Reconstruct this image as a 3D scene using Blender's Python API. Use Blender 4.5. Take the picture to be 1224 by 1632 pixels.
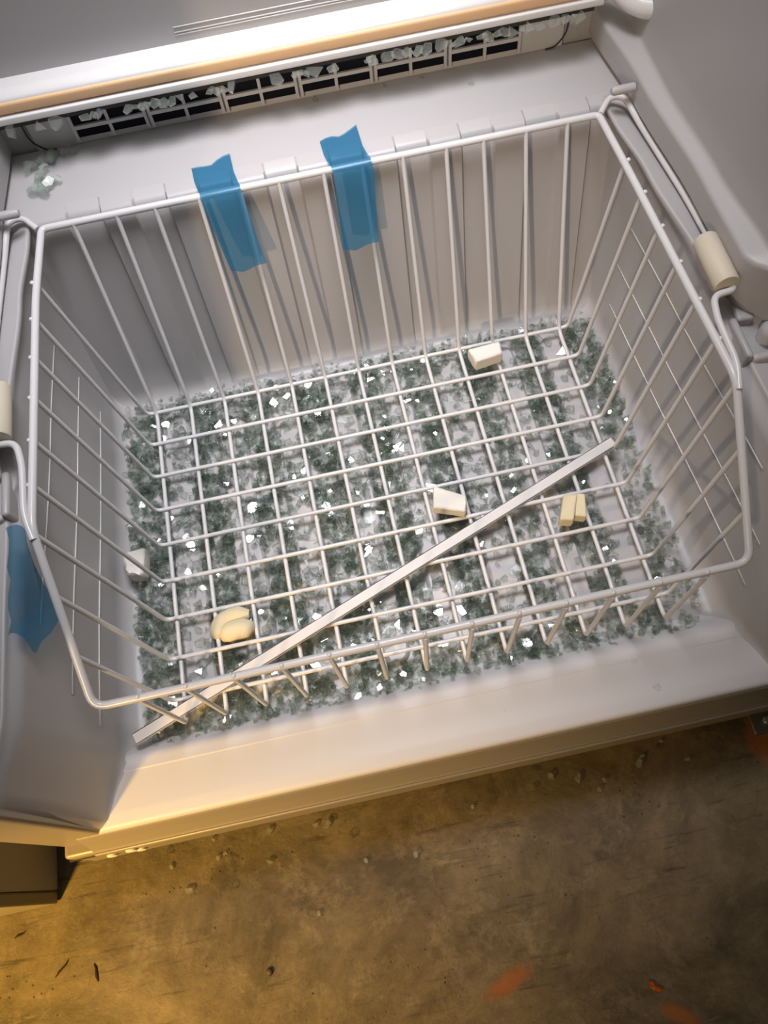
import bpy, math, random
from mathutils import Vector, Matrix
import mathutils
random.seed(7)
for o in list(bpy.data.objects):
    bpy.data.objects.remove(o)
SC = bpy.context.scene
COL = SC.collection

# ------------------------------------------------------------------ camera
cam_d = bpy.data.cameras.new('camera')
cam = bpy.data.objects.new('camera', cam_d)
COL.objects.link(cam)
R_ = Vector((0.97749725, -0.1992339, -0.0693179))
U_ = Vector((0.20988497, 0.88561282, 0.41429244))
F_ = Vector((0.02115228, 0.41951851, -0.9075003))
M = Matrix((R_, U_, -F_)).transposed().to_4x4()
M.translation = Vector((-0.02686928, -0.24450588, 0.81468859))
cam.matrix_world = M
cam_d.sensor_fit = 'VERTICAL'
cam_d.sensor_height = 36.0
cam_d.lens = 1270.0 / 1632.0 * 36.0
cam_d.clip_start = 0.02
SC.camera = cam
SC.cycles.transparent_max_bounces = 24

# ------------------------------------------------------------------ light
SC.view_settings.view_transform = 'Standard'
SC.view_settings.look = 'None'
SC.view_settings.gamma = 1.0
SC.view_settings.use_curve_mapping = False
SC.view_settings.exposure = -0.30
W = bpy.data.worlds.new('garage_gloom')
SC.world = W
W.use_nodes = True
W.node_tree.nodes['Background'].inputs[0].default_value = (0.62, 0.58, 0.56, 1)
W.node_tree.nodes['Background'].inputs[1].default_value = 0.07


def area(name, loc, target, size, power, color, sy=None):
    d = bpy.data.lights.new(name, 'AREA')
    d.energy = power
    d.color = color
    d.size = size
    if sy:
        d.shape = 'RECTANGLE'
        d.size_y = sy
    o = bpy.data.objects.new(name, d)
    COL.objects.link(o)
    o.location = loc
    o.rotation_euler = (Vector(target) - Vector(loc)).to_track_quat('-Z', 'Y').to_euler()
    return o


area('ceiling_fill', (0.0, 0.1, 1.3), (0.0, 0.1, 0), 0.5, 0.8, (0.88, 0.93, 1.0))
sp = bpy.data.lights.new('overhead_lamp', 'SPOT')
sp.energy = 76
sp.color = (0.96, 0.945, 1.0)
sp.spot_size = math.radians(62)
sp.spot_blend = 1.0
sp.shadow_soft_size = 0.20
so = bpy.data.objects.new('overhead_lamp', sp)
COL.objects.link(so)
so.location = (0.0, 0.35, 1.15)
so.rotation_euler = (Vector((-0.04, 0.30, 0)) - Vector(so.location)).to_track_quat('-Z', 'Y').to_euler()
area('garage_lamp', (-0.86, -1.5, 1.20), (0.0, 0.25, 0.05), 0.12, 2.0, (1.0, 0.78, 0.55))
kp = bpy.data.lights.new('torch_lamp', 'SPOT')
kp.energy = 82
kp.color = (1.0, 0.74, 0.49)
kp.spot_size = math.radians(31)
kp.spot_blend = 0.9
kp.shadow_soft_size = 0.03
ko = bpy.data.objects.new('torch_lamp', kp)
COL.objects.link(ko)
ko.location = (-0.86, -1.45, 1.05)
ko.rotation_euler = (Vector((-0.05, 0.24, 0.05)) - Vector(ko.location)).to_track_quat('-Z', 'Y').to_euler()
wp = bpy.data.lights.new('work_lamp', 'SPOT')
wp.energy = 90
wp.color = (1.0, 0.57, 0.11)
wp.spot_size = math.radians(76)
wp.spot_blend = 1.0
wp.shadow_soft_size = 0.05
wo = bpy.data.objects.new('work_lamp', wp)
COL.objects.link(wo)
wo.location = (-0.80, -0.68, 0.42)
wo.rotation_euler = (Vector((-0.46, -0.31, -0.18)) - Vector(wo.location)).to_track_quat('-Z', 'Y').to_euler()
# small unseen point lights overhead, added to make the fine glints in the glass
for bx, by, bz in ((0.5, -0.6, 1.5), (-0.25, 0.12, 1.4), (0.28, 0.40, 1.35), (-0.15, -0.45, 1.7), (0.12, 0.05, 1.6)):
    bd = bpy.data.lights.new('added_glint_light', 'POINT')
    bd.energy = 1.3
    bd.color = (1.0, 0.93, 0.78)
    bd.shadow_soft_size = 0.012
    bo = bpy.data.objects.new('added_glint_light', bd)
    COL.objects.link(bo)
    bo.location = (bx, by, bz)

# ------------------------------------------------------------------ materials


def mat(name, color, rough=0.4, spec=0.5, metal=0.0, bump=0.0, bscale=400.0, var=0.0, vscale=6.0):
    m = bpy.data.materials.new(name)
    m.use_nodes = True
    nt = m.node_tree
    b = nt.nodes['Principled BSDF']
    b.inputs['Base Color'].default_value = (*color, 1)
    b.inputs['Roughness'].default_value = rough
    b.inputs['Metallic'].default_value = metal
    b.inputs['Specular IOR Level'].default_value = spec
    tc = nt.nodes.new('ShaderNodeTexCoord')
    if var:
        n = nt.nodes.new('ShaderNodeTexNoise')
        n.inputs['Scale'].default_value = vscale
        n.inputs['Detail'].default_value = 4
        nt.links.new(tc.outputs['Object'], n.inputs['Vector'])
        mx = nt.nodes.new('ShaderNodeMix')
        mx.data_type = 'RGBA'
        mx.inputs['A'].default_value = (*[c * (1 - var) for c in color], 1)
        mx.inputs['B'].default_value = (*[min(1, c * (1 + var)) for c in color], 1)
        nt.links.new(n.outputs['Fac'], mx.inputs['Factor'])
        nt.links.new(mx.outputs['Result'], b.inputs['Base Color'])
    if bump:
        n = nt.nodes.new('ShaderNodeTexNoise')
        n.inputs['Scale'].default_value = bscale
        n.inputs['Detail'].default_value = 3
        nt.links.new(tc.outputs['Object'], n.inputs['Vector'])
        bp = nt.nodes.new('ShaderNodeBump')
        bp.inputs['Strength'].default_value = bump
        bp.inputs['Distance'].default_value = 0.001
        nt.links.new(n.outputs['Fac'], bp.inputs['Height'])
        nt.links.new(bp.outputs['Normal'], b.inputs['Normal'])
    return m


M_LINER = mat('white_liner_plastic', (0.43, 0.415, 0.415), 0.36, 0.35, var=0.015, vscale=5)
M_SILL = mat('glossy_white_sill', (0.56, 0.545, 0.55), 0.42, 0.3, var=0.01)
M_WIRE = mat('white_coated_wire', (0.62, 0.61, 0.61), 0.28, 0.5)
M_VENT = mat('grey_vent_plastic', (0.52, 0.51, 0.50), 0.5, 0.4)
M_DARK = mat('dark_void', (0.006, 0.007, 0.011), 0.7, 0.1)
M_SEAM = mat('dark_seam', (0.05, 0.045, 0.04), 0.6, 0.2)
M_CREAM = mat('cream_sleeve_plastic', (0.62, 0.56, 0.44), 0.5, 0.3, var=0.03, vscale=60)
M_TRIM = mat('white_trim', (0.72, 0.71, 0.70), 0.22, 0.5)
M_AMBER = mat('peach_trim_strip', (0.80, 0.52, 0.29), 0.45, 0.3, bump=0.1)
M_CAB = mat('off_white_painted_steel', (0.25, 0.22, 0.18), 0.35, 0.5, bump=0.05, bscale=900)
M_NEIGH = mat('grey_painted_panel', (0.42, 0.41, 0.38), 0.5, 0.3, var=0.05, vscale=8)
M_FOAM = mat('white_foam', (0.72, 0.69, 0.63), 0.9, 0.1, bump=0.5, bscale=500)
M_FOAM2 = mat('cream_foam', (0.66, 0.58, 0.39), 0.85, 0.15, bump=0.3, bscale=300, var=0.04, vscale=40)
M_STRIP = mat('white_plastic_strip', (0.60, 0.575, 0.56), 0.45, 0.4)
M_CHROME = mat('chrome', (0.7, 0.7, 0.7), 0.18, 0.5, metal=1.0)
M_IRON = mat('dark_steel', (0.10, 0.09, 0.08), 0.45, 0.4, metal=0.6)
M_BARK = mat('dark_splinter', (0.035, 0.022, 0.010), 0.9, 0.1)
M_RUST = mat('rusty_leaf', (0.30, 0.09, 0.015), 0.8, 0.1, var=0.3, vscale=200)


def glass_mat(name, tint, through, rough=0.0, frost=0.0):
    m = bpy.data.materials.new(name)
    m.use_nodes = True
    nt = m.node_tree
    nt.nodes.clear()
    out = nt.nodes.new('ShaderNodeOutputMaterial')
    g = nt.nodes.new('ShaderNodeBsdfGlass')
    g.inputs['Color'].default_value = (*tint, 1)
    g.inputs['IOR'].default_value = 1.5
    g.inputs['Roughness'].default_value = rough
    t = nt.nodes.new('ShaderNodeBsdfTransparent')
    t.inputs['Color'].default_value = (*tint, 1)
    mx = nt.nodes.new('ShaderNodeMixShader')
    mx.inputs[0].default_value = through
    nt.links.new(g.outputs[0], mx.inputs[1])
    nt.links.new(t.outputs[0], mx.inputs[2])
    if frost:
        df = nt.nodes.new('ShaderNodeBsdfDiffuse')
        df.inputs['Color'].default_value = (0.82, 0.86, 0.80, 1)
        m2 = nt.nodes.new('ShaderNodeMixShader')
        m2.inputs[0].default_value = frost
        nt.links.new(mx.outputs[0], m2.inputs[1])
        nt.links.new(df.outputs[0], m2.inputs[2])
        mx = m2
    nt.links.new(mx.outputs[0], out.inputs['Surface'])
    return m




def clear_face_mat(name, tint, rough=0.05, ior=1.52, refr=0.0):
    m = bpy.data.materials.new(name)
    m.use_nodes = True
    nt = m.node_tree
    nt.nodes.clear()
    out = nt.nodes.new('ShaderNodeOutputMaterial')
    g = nt.nodes.new('ShaderNodeBsdfGlossy')
    g.inputs['Roughness'].default_value = rough
    t = nt.nodes.new('ShaderNodeBsdfTransparent')
    t.inputs['Color'].default_value = (*tint, 1)
    # Schlick reflectance of both sides of a thin pane
    f0 = ((ior - 1) / (ior + 1)) ** 2
    lw = nt.nodes.new('ShaderNodeLayerWeight')
    lw.inputs['Blend'].default_value = 0.5
    pw = nt.nodes.new('ShaderNodeMath')
    pw.operation = 'POWER'
    nt.links.new(lw.outputs['Facing'], pw.inputs[0])
    pw.inputs[1].default_value = 4.0
    f = nt.nodes.new('ShaderNodeMath')
    f.operation = 'MULTIPLY_ADD'
    nt.links.new(pw.outputs[0], f.inputs[0])
    f.inputs[1].default_value = 0.8
    f.inputs[2].default_value = f0
    mx = nt.nodes.new('ShaderNodeMixShader')
    nt.links.new(f.outputs[0], mx.inputs[0])
    nt.links.new(t.outputs[0], mx.inputs[1])
    nt.links.new(g.outputs[0], mx.inputs[2])
    if refr:
        gl = nt.nodes.new('ShaderNodeBsdfGlass')
        gl.inputs['Color'].default_value = (0.96, 0.985, 0.97, 1)
        gl.inputs['IOR'].default_value = 1.5
        gl.inputs['Roughness'].default_value = 0.0
        m2 = nt.nodes.new('ShaderNodeMixShader')
        m2.inputs[0].default_value = refr
        nt.links.new(mx.outputs[0], m2.inputs[1])
        nt.links.new(gl.outputs[0], m2.inputs[2])
        mx = m2
    nt.links.new(mx.outputs[0], out.inputs['Surface'])
    return m


M_GLASS = clear_face_mat('clear_glass_face', (0.995, 0.998, 0.996), 0.05, 2.1, 0.08)
M_EDGE = clear_face_mat('green_glass_edge', (0.80, 0.855, 0.81), 0.06, 2.0, 0.18)
M_PLATE = clear_face_mat('clear_glass_plate', (0.992, 0.997, 0.994), 0.30, 1.25, 0.05)


def film_mat(name, tint, body, through):
    m = bpy.data.materials.new(name)
    m.use_nodes = True
    nt = m.node_tree
    b = nt.nodes['Principled BSDF']
    b.inputs['Base Color'].default_value = (*body, 1)
    b.inputs['Roughness'].default_value = 0.22
    out = nt.nodes['Material Output']
    t = nt.nodes.new('ShaderNodeBsdfTransparent')
    t.inputs['Color'].default_value = (*tint, 1)
    mx = nt.nodes.new('ShaderNodeMixShader')
    mx.inputs[0].default_value = through
    nt.links.new(b.outputs[0], mx.inputs[1])
    nt.links.new(t.outputs[0], mx.inputs[2])
    nt.links.new(mx.outputs[0], out.inputs['Surface'])
    return m


M_TAPE = film_mat('blue_shipping_tape', (0.36, 0.60, 0.74), (0.035, 0.20, 0.38), 0.62)


def concrete():
    m = bpy.data.materials.new('stained_concrete')
    m.use_nodes = True
    nt = m.node_tree
    L = nt.links.new
    b = nt.nodes['Principled BSDF']
    b.inputs['Specular IOR Level'].default_value = 0.35
    tc = nt.nodes.new('ShaderNodeTexCoord')
    P = tc.outputs['Object']

    def noise(scale, detail=6, rough=0.6, vec=None, dist=0.0):
        n = nt.nodes.new('ShaderNodeTexNoise')
        n.inputs['Scale'].default_value = scale
        n.inputs['Detail'].default_value = detail
        n.inputs['Roughness'].default_value = rough
        n.inputs['Distortion'].default_value = dist
        L(vec or P, n.inputs['Vector'])
        return n.outputs['Fac']

    def ramp(src, a, c, inv=False):
        r = nt.nodes.new('ShaderNodeMapRange')
        r.inputs['From Min'].default_value = a
        r.inputs['From Max'].default_value = c
        if inv:
            r.inputs['To Min'].default_value = 1
            r.inputs['To Max'].default_value = 0
        L(src, r.inputs['Value'])
        return r.outputs['Result']

    def mix(fac, A, B):
        x = nt.nodes.new('ShaderNodeMix')
        x.data_type = 'RGBA'
        if isinstance(fac, float):
            x.inputs['Factor'].default_value = fac
        else:
            L(fac, x.inputs['Factor'])
        for k, v in (('A', A), ('B', B)):
            if isinstance(v, tuple):
                x.inputs[k].default_value = (*v, 1)
            else:
                L(v, x.inputs[k])
        return x.outputs['Result']

    def mul(a, c):
        x = nt.nodes.new('ShaderNodeMath')
        x.operation = 'MULTIPLY'
        L(a, x.inputs[0])
        if isinstance(c, float):
            x.inputs[1].default_value = c
        else:
            L(c, x.inputs[1])
        return x.outputs[0]

    c = mix(ramp(noise(6.5, 12, 0.72, dist=0.5), 0.38, 0.63), (0.052, 0.040, 0.022), (0.165, 0.130, 0.078))
    c = mix(mul(ramp(noise(30, 10, 0.8, dist=0.3), 0.50, 0.70), 0.6), c, (0.24, 0.20, 0.13))
    # trowel smears, stretched
    mp = nt.nodes.new('ShaderNodeMapping')
    mp.inputs['Rotation'].default_value = (0, 0, math.radians(38))
    mp.inputs['Scale'].default_value = (14, 130, 10)
    L(P, mp.inputs['Vector'])
    c = mix(mul(mul(ramp(noise(1.0, 6, 0.7, vec=mp.outputs[0]), 0.55, 0.68), ramp(noise(7, 3), 0.46, 0.58)), 0.85), c, (0.045, 0.034, 0.022))
    mp2 = nt.nodes.new('ShaderNodeMapping')
    mp2.inputs['Rotation'].default_value = (0, 0, math.radians(-62))
    mp2.inputs['Scale'].default_value = (9, 70, 10)
    L(P, mp2.inputs['Vector'])
    c = mix(mul(mul(ramp(noise(1.0, 6, 0.7, vec=mp2.outputs[0]), 0.60, 0.70), ramp(noise(5.1, 3), 0.52, 0.62)), 0.6), c, (0.26, 0.22, 0.15))
    c = mix(mul(ramp(noise(60, 12, 0.9, dist=0.3), 0.54, 0.66), 0.75), c, (0.050, 0.036, 0.022))
    # pits
    vo = nt.nodes.new('ShaderNodeTexVoronoi')
    vo.inputs['Scale'].default_value = 110
    L(P, vo.inputs['Vector'])
    pit = mul(ramp(vo.outputs['Distance'], 0.06, 0.16, True), ramp(noise(9, 2), 0.54, 0.60))
    c = mix(mul(pit, 0.8), c, (0.030, 0.022, 0.014))
    # hairline cracks
    vc = nt.nodes.new('ShaderNodeTexVoronoi')
    vc.feature = 'DISTANCE_TO_EDGE'
    vc.inputs['Scale'].default_value = 7.0
    nv = nt.nodes.new('ShaderNodeTexNoise')
    nv.inputs['Scale'].default_value = 12
    nv.inputs['Detail'].default_value = 6
    L(P, nv.inputs['Vector'])
    mv = nt.nodes.new('ShaderNodeMix')
    mv.data_type = 'VECTOR'
    mv.inputs['Factor'].default_value = 0.12
    L(P, mv.inputs['A'])
    L(nv.outputs['Color'], mv.inputs['B'])
    L(mv.outputs['Result'], vc.inputs['Vector'])
    crack = mul(ramp(vc.outputs['Distance'], 0.004, 0.016, True), ramp(noise(6.3, 3), 0.50, 0.58))
    c = mix(mul(crack, 0.22), c, (0.035, 0.026, 0.016))
    # rust coloured stains with a place and a shape of their own
    for (x, y, rx, ry, a) in ((0.0153, -0.3595, 0.030, 0.010, 0.35), (0.1844, -0.4234, 0.022, 0.009, -0.6), (0.3772, -0.1831, 0.020, 0.035, 0.2)):
        q = nt.nodes.new('ShaderNodeMapping')
        q.vector_type = 'TEXTURE'
        q.inputs['Location'].default_value = (x, y, 0)
        q.inputs['Rotation'].default_value = (0, 0, a)
        q.inputs['Scale'].default_value = (rx, ry, 1)
        L(P, q.inputs['Vector'])
        ln = nt.nodes.new('ShaderNodeVectorMath')
        ln.operation = 'LENGTH'
        L(q.outputs[0], ln.inputs[0])
        ad = nt.nodes.new('ShaderNodeMath')
        ad.operation = 'ADD'
        L(ln.outputs['Value'], ad.inputs[0])
        L(noise(70, 4), ad.inputs[1])
        c = mix(mul(ramp(ad.outputs[0], 1.0, 1.7, True), 0.8), c, (0.26, 0.085, 0.018))
    L(c, b.inputs['Base Color'])
    L(ramp(noise(14, 5), 0.3, 0.7), b.inputs['Roughness'])
    rr = nt.nodes.new('ShaderNodeMapRange')
    rr.inputs['To Min'].default_value = 0.42
    rr.inputs['To Max'].default_value = 0.75
    L(noise(14, 5), rr.inputs['Value'])
    L(rr.outputs['Result'], b.inputs['Roughness'])
    hh = nt.nodes.new('ShaderNodeMath')
    hh.operation = 'SUBTRACT'
    L(noise(90, 8, 0.7), hh.inputs[0])
    L(mul(pit, 0.8), hh.inputs[1])
    bp = nt.nodes.new('ShaderNodeBump')
    bp.inputs['Strength'].default_value = 0.55
    bp.inputs['Distance'].default_value = 0.002
    L(hh.outputs[0], bp.inputs['Height'])
    L(bp.outputs['Normal'], b.inputs['Normal'])
    return m


M_CONC = concrete()

# ------------------------------------------------------------------ helpers


def mesh_obj(name, V, Fc, m, parent=None, smooth=False, bevel=0.0, seg=2, auto=None):
    me = bpy.data.meshes.new(name)
    me.from_pydata([tuple(v) for v in V], [], Fc)
    me.materials.append(m)
    me.validate()
    me.update()
    o = bpy.data.objects.new(name, me)
    COL.objects.link(o)
    if parent:
        o.parent = parent
    if smooth:
        me.shade_smooth()
        if auto:
            me.set_sharp_from_angle(angle=math.radians(auto))
    if bevel:
        b = o.modifiers.new('bevel', 'BEVEL')
        b.width = bevel
        b.segments = seg
        b.limit_method = 'ANGLE'
        me.shade_smooth()
        me.set_sharp_from_angle(angle=math.radians(45))
    return o


def fix_normals(o):
    import bmesh
    bm = bmesh.new()
    bm.from_mesh(o.data)
    bmesh.ops.recalc_face_normals(bm, faces=bm.faces)
    bm.to_mesh(o.data)
    bm.free()


def box_geo(x0, x1, y0, y1, z0, z1, V=None, Fc=None):
    V = [] if V is None else V
    Fc = [] if Fc is None else Fc
    b = len(V)
    V += [(x0, y0, z0), (x1, y0, z0), (x1, y1, z0), (x0, y1, z0), (x0, y0, z1), (x1, y0, z1), (x1, y1, z1), (x0, y1, z1)]
    Fc += [[b + i for i in f] for f in ((0, 3, 2, 1), (4, 5, 6, 7), (0, 1, 5, 4), (1, 2, 6, 5), (2, 3, 7, 6), (3, 0, 4, 7))]
    return V, Fc


def box(name, x0, x1, y0, y1, z0, z1, m, parent=None, bevel=0.0, seg=2):
    V, Fc = box_geo(x0, x1, y0, y1, z0, z1)
    return mesh_obj(name, V, Fc, m, parent, bevel=bevel, seg=seg)


def round_poly(pts, n=4):
    """pts: (a, b, r) open polyline -> list of (a, b) with rounded corners"""
    out = [pts[0][:2]]
    for i in range(1, len(pts) - 1):
        p = Vector(pts[i][:2])
        a = Vector(pts[i - 1][:2]) - p
        c = Vector(pts[i + 1][:2]) - p
        r = min(pts[i][2], a.length * 0.48, c.length * 0.48)
        a = p + a.normalized() * r
        c = p + c.normalized() * r
        for k in range(n + 1):
            t = k / n
            q = a * (1 - t) ** 2 + p * 2 * t * (1 - t) + c * t * t
            out.append((q.x, q.y))
    out.append(pts[-1][:2])
    return out


def loft(name, rows, m, parent=None, auto=40):
    """rows of equal length lists of 3d points"""
    n = len(rows[0])
    V = [p for r in rows for p in r]
    Fc = []
    for i in range(len(rows) - 1):
        for j in range(n - 1):
            a = i * n + j
            Fc.append([a, a + 1, a + n + 1, a + n])
    return mesh_obj(name, V, Fc, m, parent, smooth=True, auto=auto)


def tube_geo(pts, r, sides=10, closed=False, caps=True):
    pts = [Vector(p) for p in pts]
    n = len(pts)
    V, Fc = [], []
    prev = None
    for i, p in enumerate(pts):
        if closed:
            t = (pts[(i + 1) % n] - pts[i - 1]).normalized()
        else:
            t = (pts[min(i + 1, n - 1)] - pts[max(i - 1, 0)]).normalized()
        if prev is None:
            ref = Vector((0, 0, 1)) if abs(t.z) < 0.9 else Vector((0, 1, 0))
            u = t.cross(ref).normalized()
        else:
            u = (prev - t * prev.dot(t)).normalized()
        prev = u
        w = t.cross(u)
        rr = r[i] if isinstance(r, (list, tuple)) else r
        for k in range(sides):
            a = 2 * math.pi * k / sides
            V.append(p + u * math.cos(a) * rr + w * math.sin(a) * rr)
    m_ = n if closed else n - 1
    for i in range(m_):
        for k in range(sides):
            a = i * sides + k
            b = i * sides + (k + 1) % sides
            c = ((i + 1) % n) * sides + (k + 1) % sides
            d = ((i + 1) % n) * sides + k
            Fc.append([a, b, c, d])
    if caps and not closed:
        Fc.append(list(range(sides))[::-1])
        Fc.append([(n - 1) * sides + k for k in range(sides)])
    return V, Fc


def smooth_path(pts, rad, closed=False, n=5):
    """round the corners of a 3d polyline; rad: number or list"""
    P = [Vector(p) for p in pts]
    N = len(P)
    out = []
    for i in range(N):
        if not closed and i in (0, N - 1):
            out.append(P[i])
            continue
        p = P[i]
        a = P[i - 1] - p
        c = P[(i + 1) % N] - p
        rr = rad[i] if isinstance(rad, (list, tuple)) else rad
        r = min(rr, a.length * 0.48, c.length * 0.48)
        A = p + a.normalized() * r
        C = p + c.normalized() * r
        for k in range(n + 1):
            t = k / n
            out.append(A * (1 - t) ** 2 + p * 2 * t * (1 - t) + C * t * t)
    return out


def tube(name, pts, r, m, parent=None, rad=0.008, closed=False, sides=10):
    path = smooth_path(pts, rad, closed)
    V, Fc = tube_geo(path, r, sides, closed)
    return mesh_obj(name, V, Fc, m, parent, smooth=True, auto=60)


def empty(name, loc, label, cat, group=None):
    o = bpy.data.objects.new(name, None)
    COL.objects.link(o)
    o.location = loc
    o.empty_display_size = 0.02
    tag(o, label, cat, group)
    return o


def tag(o, label, cat, group=None):
    o['label'] = label
    o['category'] = cat
    if group:
        o['group'] = group
    return o


def lerp(a, b, t):
    return a + (b - a) * t


def interp(tab, y):
    """tab sorted by descending y: [(y, value)]"""
    if y >= tab[0][0]:
        return tab[0][1]
    for (y0, v0), (y1, v1) in zip(tab, tab[1:]):
        if y >= y1:
            t = (y0 - y) / (y0 - y1)
            t = t * t * (3 - 2 * t)
            return lerp(v0, v1, t)
    return tab[-1][1]


# ------------------------------------------------------------------ garage floor
GZ = -0.18
fl = mesh_obj('floor', [(-3, -3, GZ), (3, -3, GZ), (3, 3, GZ), (-3, 3, GZ)], [[0, 1, 2, 3]], M_CONC)
fl['kind'] = 'structure'
fl['label'] = 'stained brown concrete garage floor'

# ------------------------------------------------------------------ freezer cabinet
FZ = -0.020        # liner floor
LZ = 0.236         # rear ledge height
fr = empty('upright_freezer', (0, 0.2, GZ), 'open white upright freezer on the concrete floor, its bottom bay full of broken glass', 'freezer')
fr_inv = Matrix.Translation((0, -0.2, -GZ))


def FP(o):
    """parent to the freezer keeping world coordinates"""
    o.parent = fr
    o.matrix_parent_inverse = fr_inv
    return o


# ---- liner floor
V = []
nx = 14
rows = []
for j in range(14):
    y = lerp(0.375, -0.075, j / 13)
    rows.append([(lerp(-0.325, 0.325, i / nx), y, FZ) for i in range(nx + 1)])
FP(loft('liner_floor', rows, M_LINER))

# ---- raised pads on the liner floor
pads = [-0.236 + 0.0687 * k for k in range(8)]


def pad(cx):
    hw, y0, y1 = 0.0165, -0.037, 0.330
    out = []
    for k in range(13):
        a = math.pi + math.pi * k / 12
        out.append((cx + hw * math.cos(a), y0 + hw * math.sin(a) + hw))
    for k in range(13):
        a = math.pi * k / 12
        out.append((cx + hw * math.cos(a), y1 + hw * math.sin(a) - hw))
    n = len(out)
    c = Vector((cx, (y0 + y1) / 2))
    V, Fc = [], []
    for z, ins in ((FZ - 0.001, -0.002), (FZ + 0.004, 0.0), (FZ + 0.006, 0.0025)):
        for p in out:
            q = Vector(p)
            d = Vector((q.x - cx, 0 if y0 + hw < q.y < y1 - hw else (q.y - (y0 + hw) if q.y < c.y else q.y - (y1 - hw))))
            d = d.normalized() if d.length > 0 else Vector((0, 0))
            q = q - d * ins
            V.append((q.x, q.y, z))
    for r in range(2):
        for k in range(n):
            Fc.append([r * n + k, r * n + (k + 1) % n, (r + 1) * n + (k + 1) % n, (r + 1) * n + k])
    Fc.append([2 * n + k for k in range(n)])
    return mesh_obj('floor_pad', V, Fc, M_LINER, smooth=True, auto=30)


for cx in pads:
    FP(pad(cx))

# ---- side liners (right given, left mirrored)
T_wall0 = [(0.52, 0.300), (0.346, 0.307), (-0.06, 0.320), (-0.14, 0.338)]     # at the floor
T_wall1 = [(0.52, 0.303), (0.2, 0.318), (0.0, 0.328), (-0.06, 0.330), (-0.14, 0.347)]          # under the guide
T_guide = [(0.52, 0.305), (0.49, 0.2985), (0.47, 0.2955), (0.40, 0.298), (0.32, 0.307), (0.20, 0.318), (0.15, 0.322), (0.12, 0.334), (0.0, 0.337), (-0.06, 0.338), (-0.14, 0.352)]
T_guidez = [(0.52, 0.236), (0.20, 0.236), (0.13, 0.205), (-0.14, 0.205)]
T_riser = [(0.52, 0.310), (0.40, 0.3195), (0.26, 0.329), (0.17, 0.331), (0.125, 0.366), (-0.14, 0.375)]
T_ledx = [(0.52, 0.338), (0.37, 0.336), (0.26, 0.343), (0.167, 0.351), (0.12, 0.374), (-0.14, 0.383)]
T_fz = [(0.52, FZ), (-0.055, FZ), (-0.085, 0.0), (-0.122, 0.0012), (-0.14, -0.006)]


def side_profile(y, dx=0.0):
    fz = interp(T_fz, y)
    w0 = interp(T_wall0, y) + dx
    w1 = interp(T_wall1, y) + dx
    g = interp(T_guide, y) + dx
    gz = interp(T_guidez, y)
    ri = max(interp(T_riser, y) + dx, g + 0.004)
    lx = max(interp(T_ledx, y) + dx, ri + 0.003)
    rf = 0.024 if y > -0.05 else max(0.010, 0.024 + (y + 0.05) * 0.25)
    pts = [(w0 - 0.05, fz - 0.0005, 0), (w0, fz - 0.0005, rf), (w1, gz - 0.016, 0.006), (g - 0.001, gz - 0.006, 0.004), (g, gz, 0.005),
           (ri + 0.004, gz - 0.008, 0.003), (ri + 0.004, gz + 0.006, 0.001), (ri, gz + 0.0065, 0.002), (ri, 0.271, 0.004), (lx - 0.001, 0.276, 0.004), (lx + 0.001, 0.300, 0.004), (lx + 0.012, 0.78, 0)]
    return round_poly(pts, 5)


ys = [0.52 - 0.01 * k for k in range(66)]
for s, nm in ((1, 'side_liner'), (-1, 'side_liner')):
    rows = []
    for y in ys:
        rows.append([(s * a, y, b) for a, b in side_profile(y)])
    for dy, dx in ((-0.133, 0.002), (-0.137, 0.006), (-0.1395, 0.011), (-0.1405, 0.020)):
        rows.append([(s * a, dy, b) for a, b in side_profile(dy, dx)])
    if s < 0:
        rows = rows[::-1]
    FP(loft(nm, rows, M_LINER, auto=50))

# thin pale ridges along each side, standing in for highlights on moulded lines
for s in (1, -1):
    for z, ya, yb in ((0.152, 0.33, 0.02), (0.093, 0.33, -0.03), (0.036, 0.32, -0.05)):
        pts = []
        for k in range(8):
            y = lerp(ya, yb, k / 7)
            w0 = interp(T_wall0, y)
            w1 = interp(T_wall1, y)
            x = lerp(w0, w1, (z + 0.012 * k / 7 - FZ) / 0.24)
            pts.append((s * (x - 0.0001), y, z + 0.012 * k / 7))
        V, Fc = tube_geo(pts, 0.0008, 6)
        FP(mesh_obj('highlight_ridge', V, Fc, M_TRIM, smooth=True))

# ---- rear step: corrugated wall and ledge
edges = [-0.259 + 0.0338 * k for k in range(17)]


def step_profile(rec):
    d = 0.005 * rec
    return round_poly([(0.515, LZ + 0.001, 0), (0.434, LZ, 0.001), (0.4150 + d, LZ - 0.001 - 0.0030 * rec, 0.005), (0.4090 + d, LZ - 0.012 - 0.0030 * rec, 0.007), (0.370 + d, 0.010, 0.02),
                       (0.362 + d * 0.3, FZ - 0.001, 0.028), (0.300, FZ - 0.001, 0)], 5)


cols = [(-0.330, 0)]
st = 0
for e in edges:
    cols.append((e - 0.0012, st))
    st = 1 - st
    cols.append((e + 0.0012, st))
cols.append((0.330, st if st == 0 else 1))
rows = [[(x, a, b) for a, b in step_profile(rc)] for x, rc in cols]
FP(loft('rear_step', rows[::-1], M_LINER, auto=22))

# ---- rear wall above the ledge
FP(mesh_obj('rear_wall', [(-0.40, 0.518, 0.2), (0.40, 0.518, 0.2), (0.40, 0.518, 0.78), (-0.40, 0.518, 0.78)], [[0, 1, 2, 3]], M_LINER))

for z in (0.3265, 0.3290, 0.3340):  # added pale bars imitating thin specular lines on the rear wall
    V, Fc = tube_geo([(-0.11, 0.5178, z), (0.0, 0.5178, z), (0.16, 0.5178, z)], 0.0006, 6)
    FP(mesh_obj('highlight_ridge', V, Fc, M_TRIM, smooth=True))

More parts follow.
